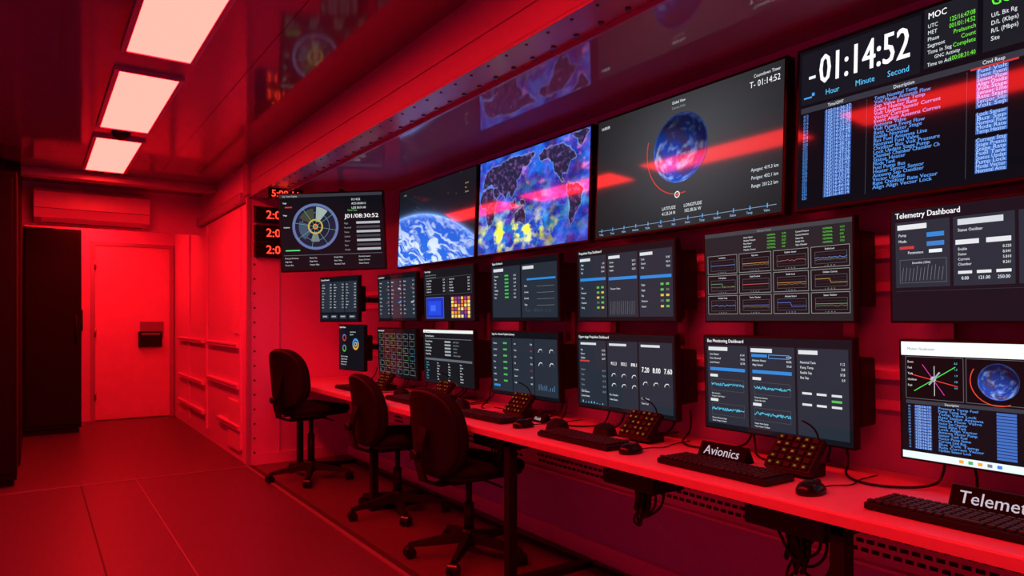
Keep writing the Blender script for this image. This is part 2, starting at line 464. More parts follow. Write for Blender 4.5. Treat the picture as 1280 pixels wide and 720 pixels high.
def p_timer(ui):
    base(ui, (9, 11, 18)); D = (26, 28, 35)
    ui.rect(.01, .02, .41, .345, (20, 22, 30))
    ui.text(.035, .225, .22, '-', WH, bold=.012); ui.text(.075, .235, .255, '01:14:52', (245, 247, 250), bold=.012, fit=.305)
    for k, t in enumerate(['Hour', 'Minute', 'Second']): ui.text(.10+.105*k, .315, .055, t, (90, 190, 245))
    ui.rect(.05, .28, .06, .30, BL); ui.rect(.02, .30, .05, .31, BL)
    ui.rect(.42, .0, .565, .33, D); ui.text(.43, .06, .055, 'MOC', (240, 240, 245), bold=.01)
    for k, t in enumerate(['UTC', 'MET', 'Phase', 'Segment', 'Time in Seg']):
        ui.text(.43, .11+.036*k, .034, t, WH); ui.text(.562 if k > 1 else .49, .11+.036*k, .036, ['125/16:47:08', '001/01:14:52', 'Prelaunch', 'Count', 'Complete'][k], (110, 230, 60), 'r' if k > 1 else 'l', fit=.07 if k < 2 else None)
    ui.text(.43, .322, .032, 'Time to Act', WH); ui.text(.492, .322, .034, '100:08:31:40', (110, 230, 60), fit=.07); ui.text(.45, .286, .03, 'GNC Activity', WH)
    ui.rect(.58, .0, .78, .33, D); ui.text(.60, .10, .085, 'GO', (90, 240, 60), bold=.014)
    for k, t in enumerate(['U/L Bit Rg', 'D/L (Kbps)', 'R/L (Mbps)', 'Site']):
        ui.text(.60, .16+.04*k, .036, t, WH); ui.text(.69, .16+.04*k, .036, ['2.0', '2000', '12.0', 'WSC'][k], (110, 230, 60))
    ui.rect(.8, .0, .99, .33, D); rows(ui, .81, .08, .98, 6, .045, .038, WH, 1, True, (110, 230, 60))
    ui.rect(.01, .365, .99, .40, (46, 50, 60)); ui.text(.33, .392, .032, 'Description', WH); ui.text(.11, .392, .03, 'Time/GMT', WH); ui.text(.58, .392, .032, 'Cmd Resp', WH)
    for k in range(24):
        v = .43+k*.0225; sz = .030; c = (86, 150, 235)
        ui.rect(.10, v-.017, .195, v+.003, (48, 86, 160)); ui.text(.102, v, sz, '125/16:%02d:%02d' % (R.randint(0, 59), R.randint(0, 59)), (150, 190, 250), fit=.09)
        t = phrase(R.randint(2, 4))[:26]
        L = min(.2, .0078*len(t))
        ui.text(.27, v, sz, t, c, fit=L, bold=.015)
        if R.random() > .12:
            ui.rect(.565, v-.017, .645, v+.003, (58, 102, 180)); ui.text(.567, v, sz, phrase(2)[:12], (170, 200, 250), fit=.075)
        ui.text(.02, v, sz, '%03d' % (k+12), c)
        ui.text(.75, v, sz, phrase(2), c)
    ui.rect(.245, .41, .247, .97, (50, 54, 62)); ui.rect(.54, .41, .542, .97, (50, 54, 62)); ui.rect(.55, .40, .67, .410, RED)

def title(ui, t, v=.058, sz=.056): ui.text(.02, v, sz, t, (235, 238, 242), bold=.010)
def tag(ui, u, v, w, c, h=.035): ui.rect(u, v, u+w, v+h, c)

def p_small_a(ui):
    base(ui); title(ui, 'Ground Network', .07, .06)
    for k in range(3):
        ui.rect(.03+.32*k, .10, .33+.32*k, .80, PAN); rows(ui, .05+.32*k, .18, .31+.32*k, 9, .065, .042, WH, 1, True)
    for k in range(4): ui.rect(.05+.24*k, .85, .23+.24*k, .95, PAN); tag(ui, .07+.24*k, .88, .12, (150, 156, 164), .03)
def p_small_b(ui):
    base(ui); title(ui, 'Payload Status', .06, .06)
    for k, c in enumerate([(190, 60, 60), (80, 170, 90)]):
        ui.ring(.22, .28+.24*k, .05, .08, c); ui.ring(.22, .28+.24*k, .05, .08, (70, 110, 200), 60, 170)
    ui.ring(.68, .42, .08, .13, (200, 150, 60)); ui.ring(.68, .42, .08, .13, (60, 140, 200), 20, 200); ui.ring(.68, .42, .03, .05, (200, 200, 200))
    rows(ui, .08, .72, .95, 4, .06, .045, WH, 3); rows(ui, .45, .16, .95, 2, .06, .045, WH, 2)
def p_a2(ui):
    base(ui); title(ui, 'Power Dashboard')
    for k in range(3):
        u = .03+.32*k; ui.rect(u, .1, u+.3, .95, PAN); rows(ui, u+.02, .18, u+.28, 9, .085, .046, WH, 1, True, (200, 210, 215))
        for j in range(2): tag(ui, u+.2, .30+.3*j, .06, R.choice([BAR, (170, 176, 182), GREEN, (120, 60, 66)]), .03)
def p_b2(ui):
    base(ui, (12, 14, 18)); title(ui, 'System Schematic')
    for k in range(6):
        for j in range(6):
            u = .04+.16*k; v = .1+.145*j
            c = R.choice([(80, 150, 90), (120, 140, 130), (70, 130, 150), (120, 126, 132), (90, 98, 104)])
            ui.frame(u, v, u+.12, v+.10, c, .006)
            if R.random() > .4: ui.text(u+.01, v+.07, .05, '%.1f' % R.uniform(1, 99), c)
            if j < 5: ui.line([(u+.06, v+.1), (u+.06, v+.145)], .006, (80, 130, 96))
def p_a3(ui):
    base(ui, (20, 22, 27)); title(ui, 'Thermal Imaging', .05, .05); rows(ui, .04, .12, .96, 2, .05, .04, GR, 6)
    for k in range(2): ui.frame(.03+.48*k, .17, .48+.48*k, .50, (90, 96, 106)); rows(ui, .06+.48*k, .23, .45+.48*k, 5, .055, .045, WH, 2, True)
    ui.rect(.05, .55, .42, .96, (28, 50, 180)); ui.rect(.09, .62, .36, .9, (36, 70, 210)); ui.rect(.14, .7, .25, .82, (60, 100, 235)); ui.frame(.05, .55, .42, .96, (130, 150, 230), .005)
    ui.rect(.56, .54, .95, .97, (50, 22, 60))
    for i in range(6):
        for j in range(6):
            ui.rect(.575+.062*i, .56+.067*j, .618+.062*i, .612+.067*j, R.choice([(240, 190, 50), (225, 130, 50), (240, 220, 120), (200, 90, 70), (150, 60, 130), (90, 60, 150)]))
def p_b3(ui):
    base(ui, (20, 23, 28)); ui.rect(0, 0, 1, .055, (225, 230, 225)); ui.text(.02, .045, .045, 'Flight Procedures', (60, 120, 60))
    ui.text(.04, .13, .055, 'Command Sequence', WH)
    ui.rect(.03, .16, .97, .165, GR)
    for j in range(5):
        ui.text(.04, .23+.06*j, .05, phrase(2), WH); tag(ui, .45, .2+.06*j, .12, (150, 160, 170), .03); rows(ui, .62, .23+.06*j, .95, 1, .1, .045, GR, 2)
    ui.rect(.03, .53, .97, .57, (90, 96, 106))
    for j in range(7):
        for k in range(4): rows(ui, .05+.23*k, .63+.05*j, .25+.23*k, 1, .1, .042, WH if k else CY, 1)
def p_a4(ui):
    base(ui); title(ui, 'Engine Dashboard')
    ui.rect(.02, .1, .46, .95, PAN); ui.rect(.48, .1, .98, .95, PAN)
    ui.rect(.04, .13, .2, .18, (200, 205, 210)); ui.rect(.5, .13, .66, .18, (200, 205, 210)); ui.rect(.56, .33, .96, .36, BAR)
    for j in range(7):
        ui.text(.05, .27+.06*j, .045, phrase(1), WH); tag(ui, .22, .24+.06*j, .06, (70, 170, 80), .028); ui.text(.36, .27+.06*j, .042, '%.2f' % R.uniform(0, 90), WH)
    for k in range(4): ui.text(.52, .46+.1*k, .045, phrase(1), WH); ui.rect(.70, .46+.1*k, .94, .463+.1*k, GR)
    for i in range(14): ui.rect(.54+.028*i, .86-.1*R.random(), .546+.028*i, .86, (70, 80, 95))
def gauge(ui, u, v, r, c=(220, 224, 228)):
    ui.ring(u, v, r*.8, r, (80, 86, 94), 0, 180, 20); ui.ring(u, v, r*.8, r, c, 50, 180, 16)
def p_b4(ui):
    base(ui); title(ui, 'Stage One - Booster Propulsion Summary', .055, .05)
    for k in range(3): ui.rect(.02+.325*k, .1, .335+.325*k, .95, PAN)
    for j in range(7):
        ui.text(.04, .2+.1*j, .04, phrase(1), WH); tag(ui, .2, .17+.1*j, .06, (70, 170, 80), .028)
        ui.text(.37, .2+.1*j, .04, phrase(1), WH); ui.text(.64, .2+.1*j, .04, '%.1f' % R.uniform(1, 99), RED if j in (1, 4) else WH, 'r')
    for a in range(2):
        for b in range(2): gauge(ui, .76+.15*a, .3+.2*b, .055)
    for i in range(10): ui.rect(.70+.026*i, .86-.10*R.random(), .706+.026*i, .86, (90, 130, 170))
    tag(ui, .04, .85, .10, BAR)
def p_a5(ui):
    base(ui, (16, 18, 23)); title(ui, 'Propulsion Prop Dashboard')
    for k in range(3):
        u = .02+.325*k; ui.rect(u, .09, u+.31, .95, PAN); ui.rect(u+.01, .12, u+.13, .16, (205, 210, 215)); rows(ui, u+.02, .22, u+.29, 3, .055, .04, WH, 1, True)
        ui.rect(u+.01, .40+.01*k, u+.30, .44+.01*k, BAR)
        for j in range(5):
            ui.text(u+.02, .55+.07*j, .04, phrase(1), WH)
            tag(ui, u+.20, .525+.07*j, .028, R.choice([GREEN, GREEN, YEL, (90, 96, 104)]), .028); tag(ui, u+.25, .525+.07*j, .028, R.choice([GREEN, YEL, (90, 96, 104), (90, 96, 104)]), .028)
    ui.rect(.355, .50, .65, .94, PAN)
    for i in range(12): ui.line([(.37+.022*i, .92), (.375+.022*i, .74)], .003, GR)
    ui.text(.37, .58, .04, 'Thruster Valves', WH)
def p_b5(ui):
    base(ui, (16, 18, 23)); title(ui, 'Upper-stage Propulsion Dashboard')
    for k in range(3):
        u = .02+.325*k; ui.rect(u, .09, u+.31, .95, PAN); ui.rect(u+.02, .12, u+.2, .15, (200, 205, 210))
    rows(ui, .04, .23, .32, 3, .055, .04, WH, 1, True)
    for k, t in enumerate(['912.3', '703.2', '898.1']): ui.text(.41+.105*k, .40, .066, t, (240, 242, 244), 'c', .012)
    for k, t in enumerate(['7.20', '8.00', '7.60']): ui.text(.73+.105*k, .46, .10, t, (240, 242, 244), 'c', .014)
    for a in range(3): gauge(ui, .41+.105*a, .55, .045); gauge(ui, .73+.1*a, .62, .045)
    for a in range(3): gauge(ui, .41+.105*a, .68, .045)
    ui.rect(.03, .36, .14, .38, RED); rows(ui, .04, .5, .32, 5, .07, .04, GR, 1, True)
    for k in range(3): rows(ui, .035+.325*k, .80, .32+.325*k, 2, .06, .038, WH, 2)
    for k in range(8): ui.rect(.05+.032*k, .94-.04*R.random(), .06+.032*k, .94, CY)
def p_a6(ui):
    base(ui, (30, 34, 38)); ui.rect(0, 0, 1, .045, (58, 62, 68)); ui.text(.4, .035, .035, 'Avionics Trends', GR)
    for k in range(2):
        for j in range(5): ui.text(.30+.36*k, .09+.034*j, .028, phrase(2), WH); ui.text(.47+.36*k, .09+.034*j, .03, 'NOMINAL', (90, 200, 70)); ui.text(.57+.36*k, .09+.034*j, .03, '%.2f' % R.uniform(0, 50), (90, 200, 70))
    cols = [(80, 130, 200), (200, 140, 80), (160, 90, 90), (80, 130, 200), (90, 150, 120), (190, 90, 84), (190, 130, 70), (170, 140, 80), (80, 120, 190), (90, 100, 200), (80, 110, 200), (90, 150, 90)]
    for j in range(3):
        for i in range(4):
            u = .035+.245*i; v = .30+.23*j
            ui.rect(u-.015, v-.045, u+.215, v+.165, (17, 19, 23)); ui.frame(u-.015, v-.045, u+.215, v+.165, (150, 155, 155), .004)
            ui.text(u+.1, v-.008, .028, phrase(2), WH, 'c'); plot(ui, u+.01, v+.01, u+.20, v+.13, cols[j*4+i], (110, 100, 70) if (i+j) % 2 else None, mode=R.choice(['flat', 'step', 'flat', 'noise']), amp=.2)
            ui.text(u+.1, v+.155, .02, '0    20    40    60', GR, 'c')
def p_b6(ui):
    base(ui, (16, 19, 26)); ui.text(.02, .06, .058, 'Bus Monitoring Dashboard', (235, 238, 242), bold=.010)
    for k in range(3):
        u = .02+.325*k; ui.rect(u, .09, u+.31, .95, PAN)
        if k < 2:
            ui.rect(u+.01, .11, u+.16, .15, (210, 214, 218)); rows(ui, u+.02, .20, u+.29, 3, .045, .034, WH, 2, True)
            ui.rect(u+.02, .335, u+.29, .37, BAR)
            for a in range(2):
                v = .46+.27*a; ui.rect(u+.02, v-.05, u+.08, v-.02, (210, 214, 218)); ui.frame(u+.03, v, u+.28, v+.13, (80, 86, 94), .003)
                spark(ui, u+.03, v+.04, u+.28, v+.08, CY, 70, .006, .9); rows(ui, u+.03, v+.17, u+.28, 2, .03, .026, WH, 3)
    ui.rect(.68, .11, .80, .15, (210, 214, 218))
    for j in range(4): ui.text(.69, .24+.05*j, .038, phrase(2), WH); ui.text(.96, .24+.05*j, .038, '%.1f' % R.uniform(1, 40), WH, 'r')
    for j in range(3):
        for i in range(3): tag(ui, .70+.09*i, .52+.055*j, .06, (205, 210, 214) if j != 1 else PAN, .022)
    tag(ui, .88, .575, .06, GREEN, .022); ui.rect(.36, .17, .47, .2, BAR); ui.frame(.48, .17, .62, .21, (90, 160, 240), .005)
def p_a7(ui):
    base(ui, (15, 18, 27)); ui.text(.02, .075, .08, 'Telemetry Dashboard', (240, 242, 246), bold=.012)
    for k in range(3):
        u = .02+.27*k; ui.rect(u, .11, u+.255, .70, PAN)
    ui.rect(.03, .135, .17, .18, (215, 218, 222)); rows(ui, .035, .24, .16, 2, .055, .04, WH, 1)
    ui.text(.08, .40, .038, 'Parameters', WH); ui.rect(.04, .33, .11, .355, RED); ui.rect(.17, .22, .25, .26, BAR); ui.rect(.17, .30, .25, .34, (60, 120, 190)); ui.rect(.18, .37, .24, .40, WH)
    for k in range(12): ui.line([(.05+.017*k, .64), (.058+.017*k, .5+.03*R.random())], .003, (120, 126, 134))
    ui.frame(.04, .45, .26, .66, (90, 96, 104), .004); ui.text(.10, .49, .03, 'Downlink (GHz)', WH)
    ui.rect(.31, .135, .50, .185, (200, 205, 212)); rows(ui, .31, .24, .53, 1, .07, .04, WH, 2)
    ui.rect(.3, .31, .40, .35, (215, 218, 222)); ui.rect(.43, .31, .53, .35, (215, 218, 222))
    for j in range(4): ui.text(.31, .40+.043*j, .036, phrase(1), WH); ui.text(.53, .40+.043*j, .036, '%.3f' % R.uniform(1, 9), WH, 'r')
    for k, t in enumerate(['0.00', '121.00', '250.00']): ui.text(.34+.08*k, .65, .044, t, WH, 'c', .006); ui.rect(.31+.08*k, .575, .37+.08*k, .60, (215, 218, 222))
    rows(ui, .58, .2, .8, 7, .07, .045, WH, 2)
    ui.rect(.02, .73, .98, .735, (40, 44, 54))
def p_b7(ui):
    base(ui, (12, 14, 20)); ui.rect(0, 0, 1, .115, (236, 240, 238)); ui.text(.03, .07, .035, 'Mission Visualisation', (90, 90, 90))
    ui.rect(0, .94, 1, 1, (225, 236, 246))
    for k in range(5): ui.rect(.26+.04*k, .957, .28+.04*k, .983, R.choice([(60, 120, 220), (240, 160, 50), (70, 170, 90), (120, 120, 130)]))
    ui.rect(.02, .125, .285, .485, (8, 9, 12)); ui.rect(.295, .125, .56, .485, (8, 9, 12)); ui.frame(.02, .125, .285, .485, (90, 94, 100), .004); ui.frame(.295, .125, .56, .485, (90, 94, 100), .004)
    ui.line([(.06, .42), (.25, .2)], .006, (60, 220, 90)); ui.line([(.05, .28), (.26, .36)], .006, (230, 60, 60)); ui.line([(.10, .19), (.20, .44)], .005, (210, 60, 160)); ui.line([(.155, .2), (.155, .45)], .004, WH)
    ui.ring(.15, .31, 0, .022, (170, 175, 185)); ui.line([(.13, .36), (.18, .25)], .014, (150, 155, 165))
    for k in range(5): ui.text(.03, .18+.05*k, .028, phrase(1), WH); ui.text(.245, .18+.05*k, .026, '%.1f' % R.uniform(1, 9), CY)
    pts = [(.43+.2*math.cos(math.radians(a))*ui.h/ui.w, .30-.19*math.sin(math.radians(a))) for a in range(150, 300, 8)]
    ui.line(pts, .007, (220, 70, 50))
    ui.rect(.02, .50, .56, .53, (52, 56, 66)); ui.text(.2, .525, .03, 'Description', WH)
    for k in range(15):
        v = .56+k*.025; ui.rect(.06, v-.018, .14, v+.002, (52, 92, 168)); ui.text(.062, v, .028, '125/16:%02d' % (10+k), (160, 195, 250), fit=.075); ui.text(.17, v, .03, phrase(3)[:22], (86, 155, 240), fit=R.uniform(.12, .2), bold=.01)
        ui.rect(.42, v-.018, .50, v+.002, (60, 104, 184)); ui.text(.03, v, .026, '%02d' % k, (96, 165, 245))
    ui.rect(.58, .125, .98, .93, PAN); rows(ui, .6, .2, .96, 12, .055, .045, WH, 2, True)

# ------------------------------------------------------------------ monitors
def frame_matrix(center, a_deg=None, tilt=0.0, roll=0.0):
    """a_deg: heading of the display's right-hand direction; 90 = display on the rear wall (right = -Y)"""
    a = math.radians(a_deg)
    x = Vector((math.cos(a), -math.sin(a), 0)); y = Vector((0, 0, 1)); z = x.cross(y)
    m = Matrix((x, y, z)).transposed().to_4x4()
    return Matrix.Translation(center) @ m @ Matrix.Rotation(math.radians(tilt), 4, 'X') @ Matrix.Rotation(math.radians(roll), 4, 'Z')

def monitor(name, center, a, w, h, painter, tilt=0, roll=0, bez=.008, thick=.035, back=.10, img=None, mount=None, boxw=.9, boxh=.55, globe_args=None):
    root = empty(name, matrix=frame_matrix(Vector(center), a, tilt, roll))
    box('casing', (0, 0, -thick/2), (w, h, thick), M_BLACK, root, .003)
    sw, sh = w-2*bez, h-2*bez
    ui = UI(sw, sh)
    if img: image_grid('display_image', sw, sh, img[1], img[2], img[0], root); ui.z = 0.0015
    painter(ui)
    ui.build('display_ui', root) if ui.v else None
    if globe_args: globe('display_globe', sw, sh, globe_args[0], globe_args[1], globe_args[2], globe_args[3], root)
    if back > 0: box('rear_housing', (0, 0, -thick-back/2), (w*boxw, h*boxh, back), M_BLACK, root, .01)
    if mount:
        inv = root.matrix_world.inverted()
        p0 = Vector((0, 0, -thick-back*.5)); p1 = inv @ Vector(mount)
        cyl('mount_arm', p0, p1, .022, M_BLACK, root)
    return root

# large upper wall displays
TL = -2.2
def big(y0, y1, painter, **k):
    w = abs(y0-y1)-.012; z = 1.853
    monitor('wall_display', (2.18, (y0+y1)/2, z), 90, w, .565, painter, tilt=TL, bez=.011, thick=.045, back=.05, **k)
big(4.63, 3.545, p_limb, img=(f_limb, 260, 146))
big(3.53, 2.505, p_map, img=(f_map, 300, 168))
big(2.48, 1.465, p_orbit, img=(f_grey, 60, 34), globe_args=(.514, .40, .265, 3.1))
big(1.44, .43, p_timer)
monitor('tracking_display', (1.795, 4.93, 1.847), 34, .77, .575, p_track, tilt=2, roll=2.0, bez=.012, thick=.05, back=.05, mount=(1.97, 5.2, 2.2))

# desk monitors, two rows
YS = [(4.92, 4.27), (4.17, 3.52), (3.34, 2.71), (2.576, 1.95), (1.807, 1.205), (1.096, .49)]
PA = [p_a2, p_a3, p_a4, p_a5, p_a6, p_a7]; PB = [p_b2, p_b3, p_b4, p_b5, p_b6, p_b7]
for i, (a, b) in enumerate(YS):
    w = a-b; c = (a+b)/2
    monitor('desk_monitor', (2.15, c, 1.363), 90, w, .345, PA[i], tilt=1.5, bez=.007, thick=.03, back=.10, boxw=1.0, boxh=.72)
    dy = -.03 if i == 5 else 0
    monitor('desk_monitor', (2.15, c+dy, .963), 90, w, .36, PB[i], tilt=2, bez=.007, thick=.03, back=.10, boxw=1.0, boxh=.62,
            globe_args=(.43, .30, .145, 1.7) if i == 5 else None)
monitor('desk_monitor', (1.95, 5.21, 1.362), 75, .50, .355, p_small_a, bez=.007, thick=.03, back=.06, mount=(2.33, 5.3, 1.36))
monitor('desk_monitor', (2.04, 5.18, .985), 80, .37, .36, p_small_b, bez=.007, thick=.03, back=.06, mount=(2.33, 5.25, .985))

# mounting rails behind the monitors
rail = empty('monitor_mounting_rail', (0, 0, 0))
for k, z in enumerate((1.42, 1.31, 1.02, .92)):
    bounds('rail_%d' % (k+1), (2.315, .3, z-.015), (2.34, 5.9, z+.015), M_WALL, rail)
for k, (a, b) in enumerate(YS):
    for q in (a-.1, b+.1):
        bounds('bracket', (2.29, q-.02, .85), (2.315, q+.02, 1.5), M_METAL, rail)

# ------------------------------------------------------------------ room shell
X0, XC, XM, XR = -1.05, -.09, 1.457, 2.34
Y0, YP, YE = -1.9, 5.96, 9.62
HC, HS = 2.5, 2.22
bounds('floor', (X0-.1, Y0-.1, -.1), (XR+.1, YE+.1, 0), M_FLOOR)
bounds('ceiling', (X0-.1, Y0-.1, HC), (XM+.02, YE+.1, HC+.1), M_CEIL)
bounds('ceiling_slideout', (XM+.17, Y0-.1, HS+.004), (XR+.1, YP+.1, HS+.1), M_SOFF)
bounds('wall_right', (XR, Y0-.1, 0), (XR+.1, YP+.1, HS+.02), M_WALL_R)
bounds('wall_partition', (XM, YP, 0), (XR+.1, YP+.08, HC+.05), M_WALL)
bounds('wall_corridor_right', (XM, YP+.08, 0), (XM+.08, YE+.1, HC+.05), M_WALL)
bounds('wall_corridor_left', (XC-.1, 7.0, 0), (XC, YE+.1, HC+.05), M_DARK)
bounds('wall_end', (X0, YE, 0), (XM+.1, YE+.1, HC+.05), M_WALL)
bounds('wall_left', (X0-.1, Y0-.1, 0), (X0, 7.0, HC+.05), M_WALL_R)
bounds('wall_left_return', (X0, 6.9, 0), (XC-.1, 7.0, HC+.05), M_DARK)
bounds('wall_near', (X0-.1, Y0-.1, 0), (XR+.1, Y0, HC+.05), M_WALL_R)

# longitudinal roof beam with bolted flange
beam = empty('roof_beam', (0, 0, 0))
bounds('web', (XM, Y0, HS-.0), (XM+.03, YP, HC), M_BEAM, beam)
bounds('flange', (XM-.0, Y0, HS-.012), (XM+.17, YP, HS+.004), M_BEAM, beam, .002)
bounds('lip', (XM+.155, Y0, HS-.03), (XM+.17, YP, HS-.012), M_BEAM, beam)
bounds('web_bead', (XM-.008, Y0, HS+.10), (XM, YP, HS+.115), M_BEAM, beam)
bounds('corridor_rib', (XM-.05, YP+.08, HS-.04), (XM, 7.9, HS+.04), M_BEAM, beam, .006)
bm = bmesh.new()
y = .6
while y < YP-.03:
    add_cyl(bm, (XM+.125, y, HS-.018), (XM+.125, y, HS-.012), .010, seg=10)
    add_cyl(bm, (XM+.03, y+.04, HS-.016), (XM+.03, y+.04, HS-.012), .006, seg=10)
    y += .13
z = .1
while z < 2.15:
    add_cyl(bm, (XM+.05, YP-.006, z), (XM+.05, YP, z), .009, seg=10); z += .12
from_bm('bolts', bm, M_BOLT, beam)
bounds('trim_1', (XM-.012, YP-.012, 0), (XM+.02, YP+.02, HS-.012), M_BEAM, None, .004)
bounds('trim_2', (XM+.25, YP-.008, 0), (XM+.262, YP, HS-.02), M_WALL_R)
bounds('trim_3', (XC, 7.15, HC-.07), (XM, 7.3, HC), M_BEAM, None, .006)
bounds('baseboard_right', (XR-.03, Y0, 0), (XR, YP, .09), M_WALL, None, .004)
bounds('baseboard_partition', (XM+.02, YP-.015, 0), (XR, YP, .09), M_WALL)
bounds('wall_header', (XC, 7.92, 2.10), (XM, 8.0, HC), M_WALL)
bounds('trim_4', (XM-.03, YP-.1, HS), (XM, YP+.04, HC), M_BEAM)
# ceiling seams
seams = empty('ceiling_seam_strips', (0, 0, 0))
for k, x in enumerate((.12, .93)):
    bounds('strip_%d' % (k+1), (x-.008, Y0, HC-.003), (x+.008, YP+1.2, HC), M_CEIL, seams)
# floor joints
fj = empty('floor_joint_strips', (0, 0, 0))
bounds('slideout_gap', (XM-.005, Y0, 0), (XM+.035, YP, .004), M_FLOOR2, fj)
bounds('slideout_edge', (XM-.03, Y0, 0), (XM-.005, YP, .006), M_STRIP, fj)
bounds('joint_1', (.278, Y0, 0), (.286, YP, .003), M_FLOOR2, fj)
bounds('joint_2', (.63, Y0, 0), (.638, YP, .003), M_STRIP, fj)
bounds('threshold', (X0, YP-.06, 0), (XM, YP-.035, .005), M_STRIP, fj)

# ceiling light panels
def light(y0, y1, x0=.365, x1=.645):
    r = empty('ceiling_light_panel', ((x0+x1)/2, (y0+y1)/2, HC))
    w = x1-x0; l = y1-y0
    box('diffuser', (0, 0, -.012), (w, l, .006), M_PANEL, r)
    for s in (-1, 1):
        box('frame_side', (s*(w/2+.012), 0, -.010), (.024, l+.048, .018), M_BEAM, r)
        box('frame_end', (0, s*(l/2+.012), -.010), (w, .024, .018), M_BEAM, r)
for a, b in ((5.68, 6.95), (4.10, 5.36), (2.52, 3.78), (.95, 2.2), (-.62, .63)):
    light(a, b)
light(8.2, 9.4)
# smoke detector between panels
sd = empty('smoke_detector', (.50, 5.52, HC))
bm = bmesh.new(); add_cyl(bm, (0, 0, -.035), (0, 0, -.001), .045, .06, seg=28); add_cyl(bm, (0, 0, -.05), (0, 0, -.035), .025, .04, seg=28)
from_bm('body', bm, M_BLACK, sd)

# ------------------------------------------------------------------ corridor end: door, cabinet, AC, racks
door = empty('door_1', (0, YE, 0))
bounds('leaf', (.60, -.035, .012), (1.40, -.005, 2.09), M_WHITEP, door, .004)
bounds('frame_left', (.555, -.05, 0), (.60, -.001, 2.13), M_BEAM, door)
bounds('frame_right', (1.40, -.05, 0), (1.445, -.001, 2.13), M_BEAM, door)
bounds('frame_top', (.60, -.05, 2.09), (1.40, -.001, 2.13), M_BEAM, door)
bounds('lock_plate', (1.07, -.045, .98), (1.33, -.035, 1.18), M_METAL, door, .003)
bounds('handle_box', (1.05, -.09, .87), (1.31, -.035, 1.06), M_BLACK, door, .008)
bounds('latch', (1.08, -.11, 1.02), (1.28, -.09, 1.04), M_METAL, door)
for k, z in enumerate((.3, 1.05, 1.85)): cyl('hinge_%d' % (k+1), (.60, -.05, z-.05), (.60, -.05, z+.05), .012, M_METAL, door)
cab = empty('tall_storage_cabinet', (0, 0, 0))
bounds('carcass', (XC+.002, 8.7, .06), (.42, YE-.01, 2.16), M_DARK, cab, .006)
bounds('plinth', (XC+.002, 8.74, 0), (.40, YE-.02, .06), M_BLACK, cab)
bounds('door_leaf', (XC+.02, 8.68, .1), (.40, 8.70, 2.13), M_DARK, cab, .003)
cyl('pull', (.37, 8.66, .95), (.37, 8.66, 1.25), .009, M_BLACK, cab)
pn = empty('wall_handle_bar', (.465, YE, 1.2))
cyl('bar', (0, -.05, -.12), (0, -.05, .12), .012, M_BLACK, pn)
cyl('post_1', (0, -.05, -.1), (0, 0, -.1), .009, M_BLACK, pn); cyl('post_2', (0, -.05, .1), (0, 0, .1), .009, M_BLACK, pn)
# black partition cabinet at the left
lc = empty('equipment_rack_cabinet', (0, 0, 0))
bounds('carcass', (X0+.01, 6.15, .05), (XC-.01, 6.89, 2.27), M_DARK, lc, .006)
bounds('plinth', (X0+.03, 6.2, 0), (XC-.03, 6.85, .05), M_BLACK, lc)
for k in range(2): bounds('door_%d' % (k+1), (X0+.03+.455*k, 6.13, .1), (X0+.47+.455*k, 6.15, 2.22), M_DARK, lc, .004)

ac = empty('air_conditioner', (.475, 7.92, 2.27))
bm = bmesh.new()
prof = [(0, .155), (-.17, .15), (-.205, .12), (-.21, -.03), (-.17, -.12), (-.06, -.155), (0, -.155)]
for s in (-.475, .475):
    for p in prof: bm.verts.new((s, p[0], p[1]))
bm.verts.ensure_lookup_table(); n = len(prof)
for i in range(n-1): bm.faces.new([bm.verts[i], bm.verts[i+1], bm.verts[n+i+1], bm.verts[n+i]])
bm.faces.new([bm.verts[i] for i in range(n)]); bm.faces.new([bm.verts[n+i] for i in range(n)]); bm.faces.new([bm.verts[0], bm.verts[n-1], bm.verts[2*n-1], bm.verts[n]])
from_bm('shell', bm, M_WHITEP, ac)
box('outlet_slot', (0, -.13, -.146), (.82, .06, .012), M_BLACK, ac, mtx=Matrix.Rotation(math.radians(-18), 4, 'X'))
box('louver', (0, -.165, -.135), (.84, .07, .006), M_WHITEP, ac, mtx=Matrix.Rotation(math.radians(-35), 4, 'X'))
box('seam', (0, -.207, -.035), (.94, .006, .004), M_BLACK, ac)

# lashing rails and panels on the corridor wall
lr = empty('lashing_rail_panels', (XM, 0, 0))
for k, (ya, yb, z) in enumerate(((6.2, 7.5, .98), (7.7, 9.2, .98), (6.2, 7.5, .63), (7.7, 9.2, .55), (6.15, 7.0, .28), (7.7, 9.2, .25))):
    bounds('rail_%d' % (k+1), (-.035, ya, z-.02), (0, yb, z+.02), M_WALL, lr, .004)
    bounds('slot_%d' % (k+1), (-.037, ya+.05, z-.004), (-.034, yb-.05, z+.004), M_METAL, lr)
for k, yy in enumerate((6.15, 7.55, 8.5)): bounds('stud_%d' % (k+1), (-.02, yy, .1), (0, yy+.05, 2.15), M_WALL, lr, .003)
bounds('hatch', (-.02, 6.2, .08), (0, 6.6, .5), M_WHITEP, lr, .004)
bounds('socket_plate', (-.012, 6.25, 1.08), (0, 6.45, 1.3), M_WHITEP, lr, .003)

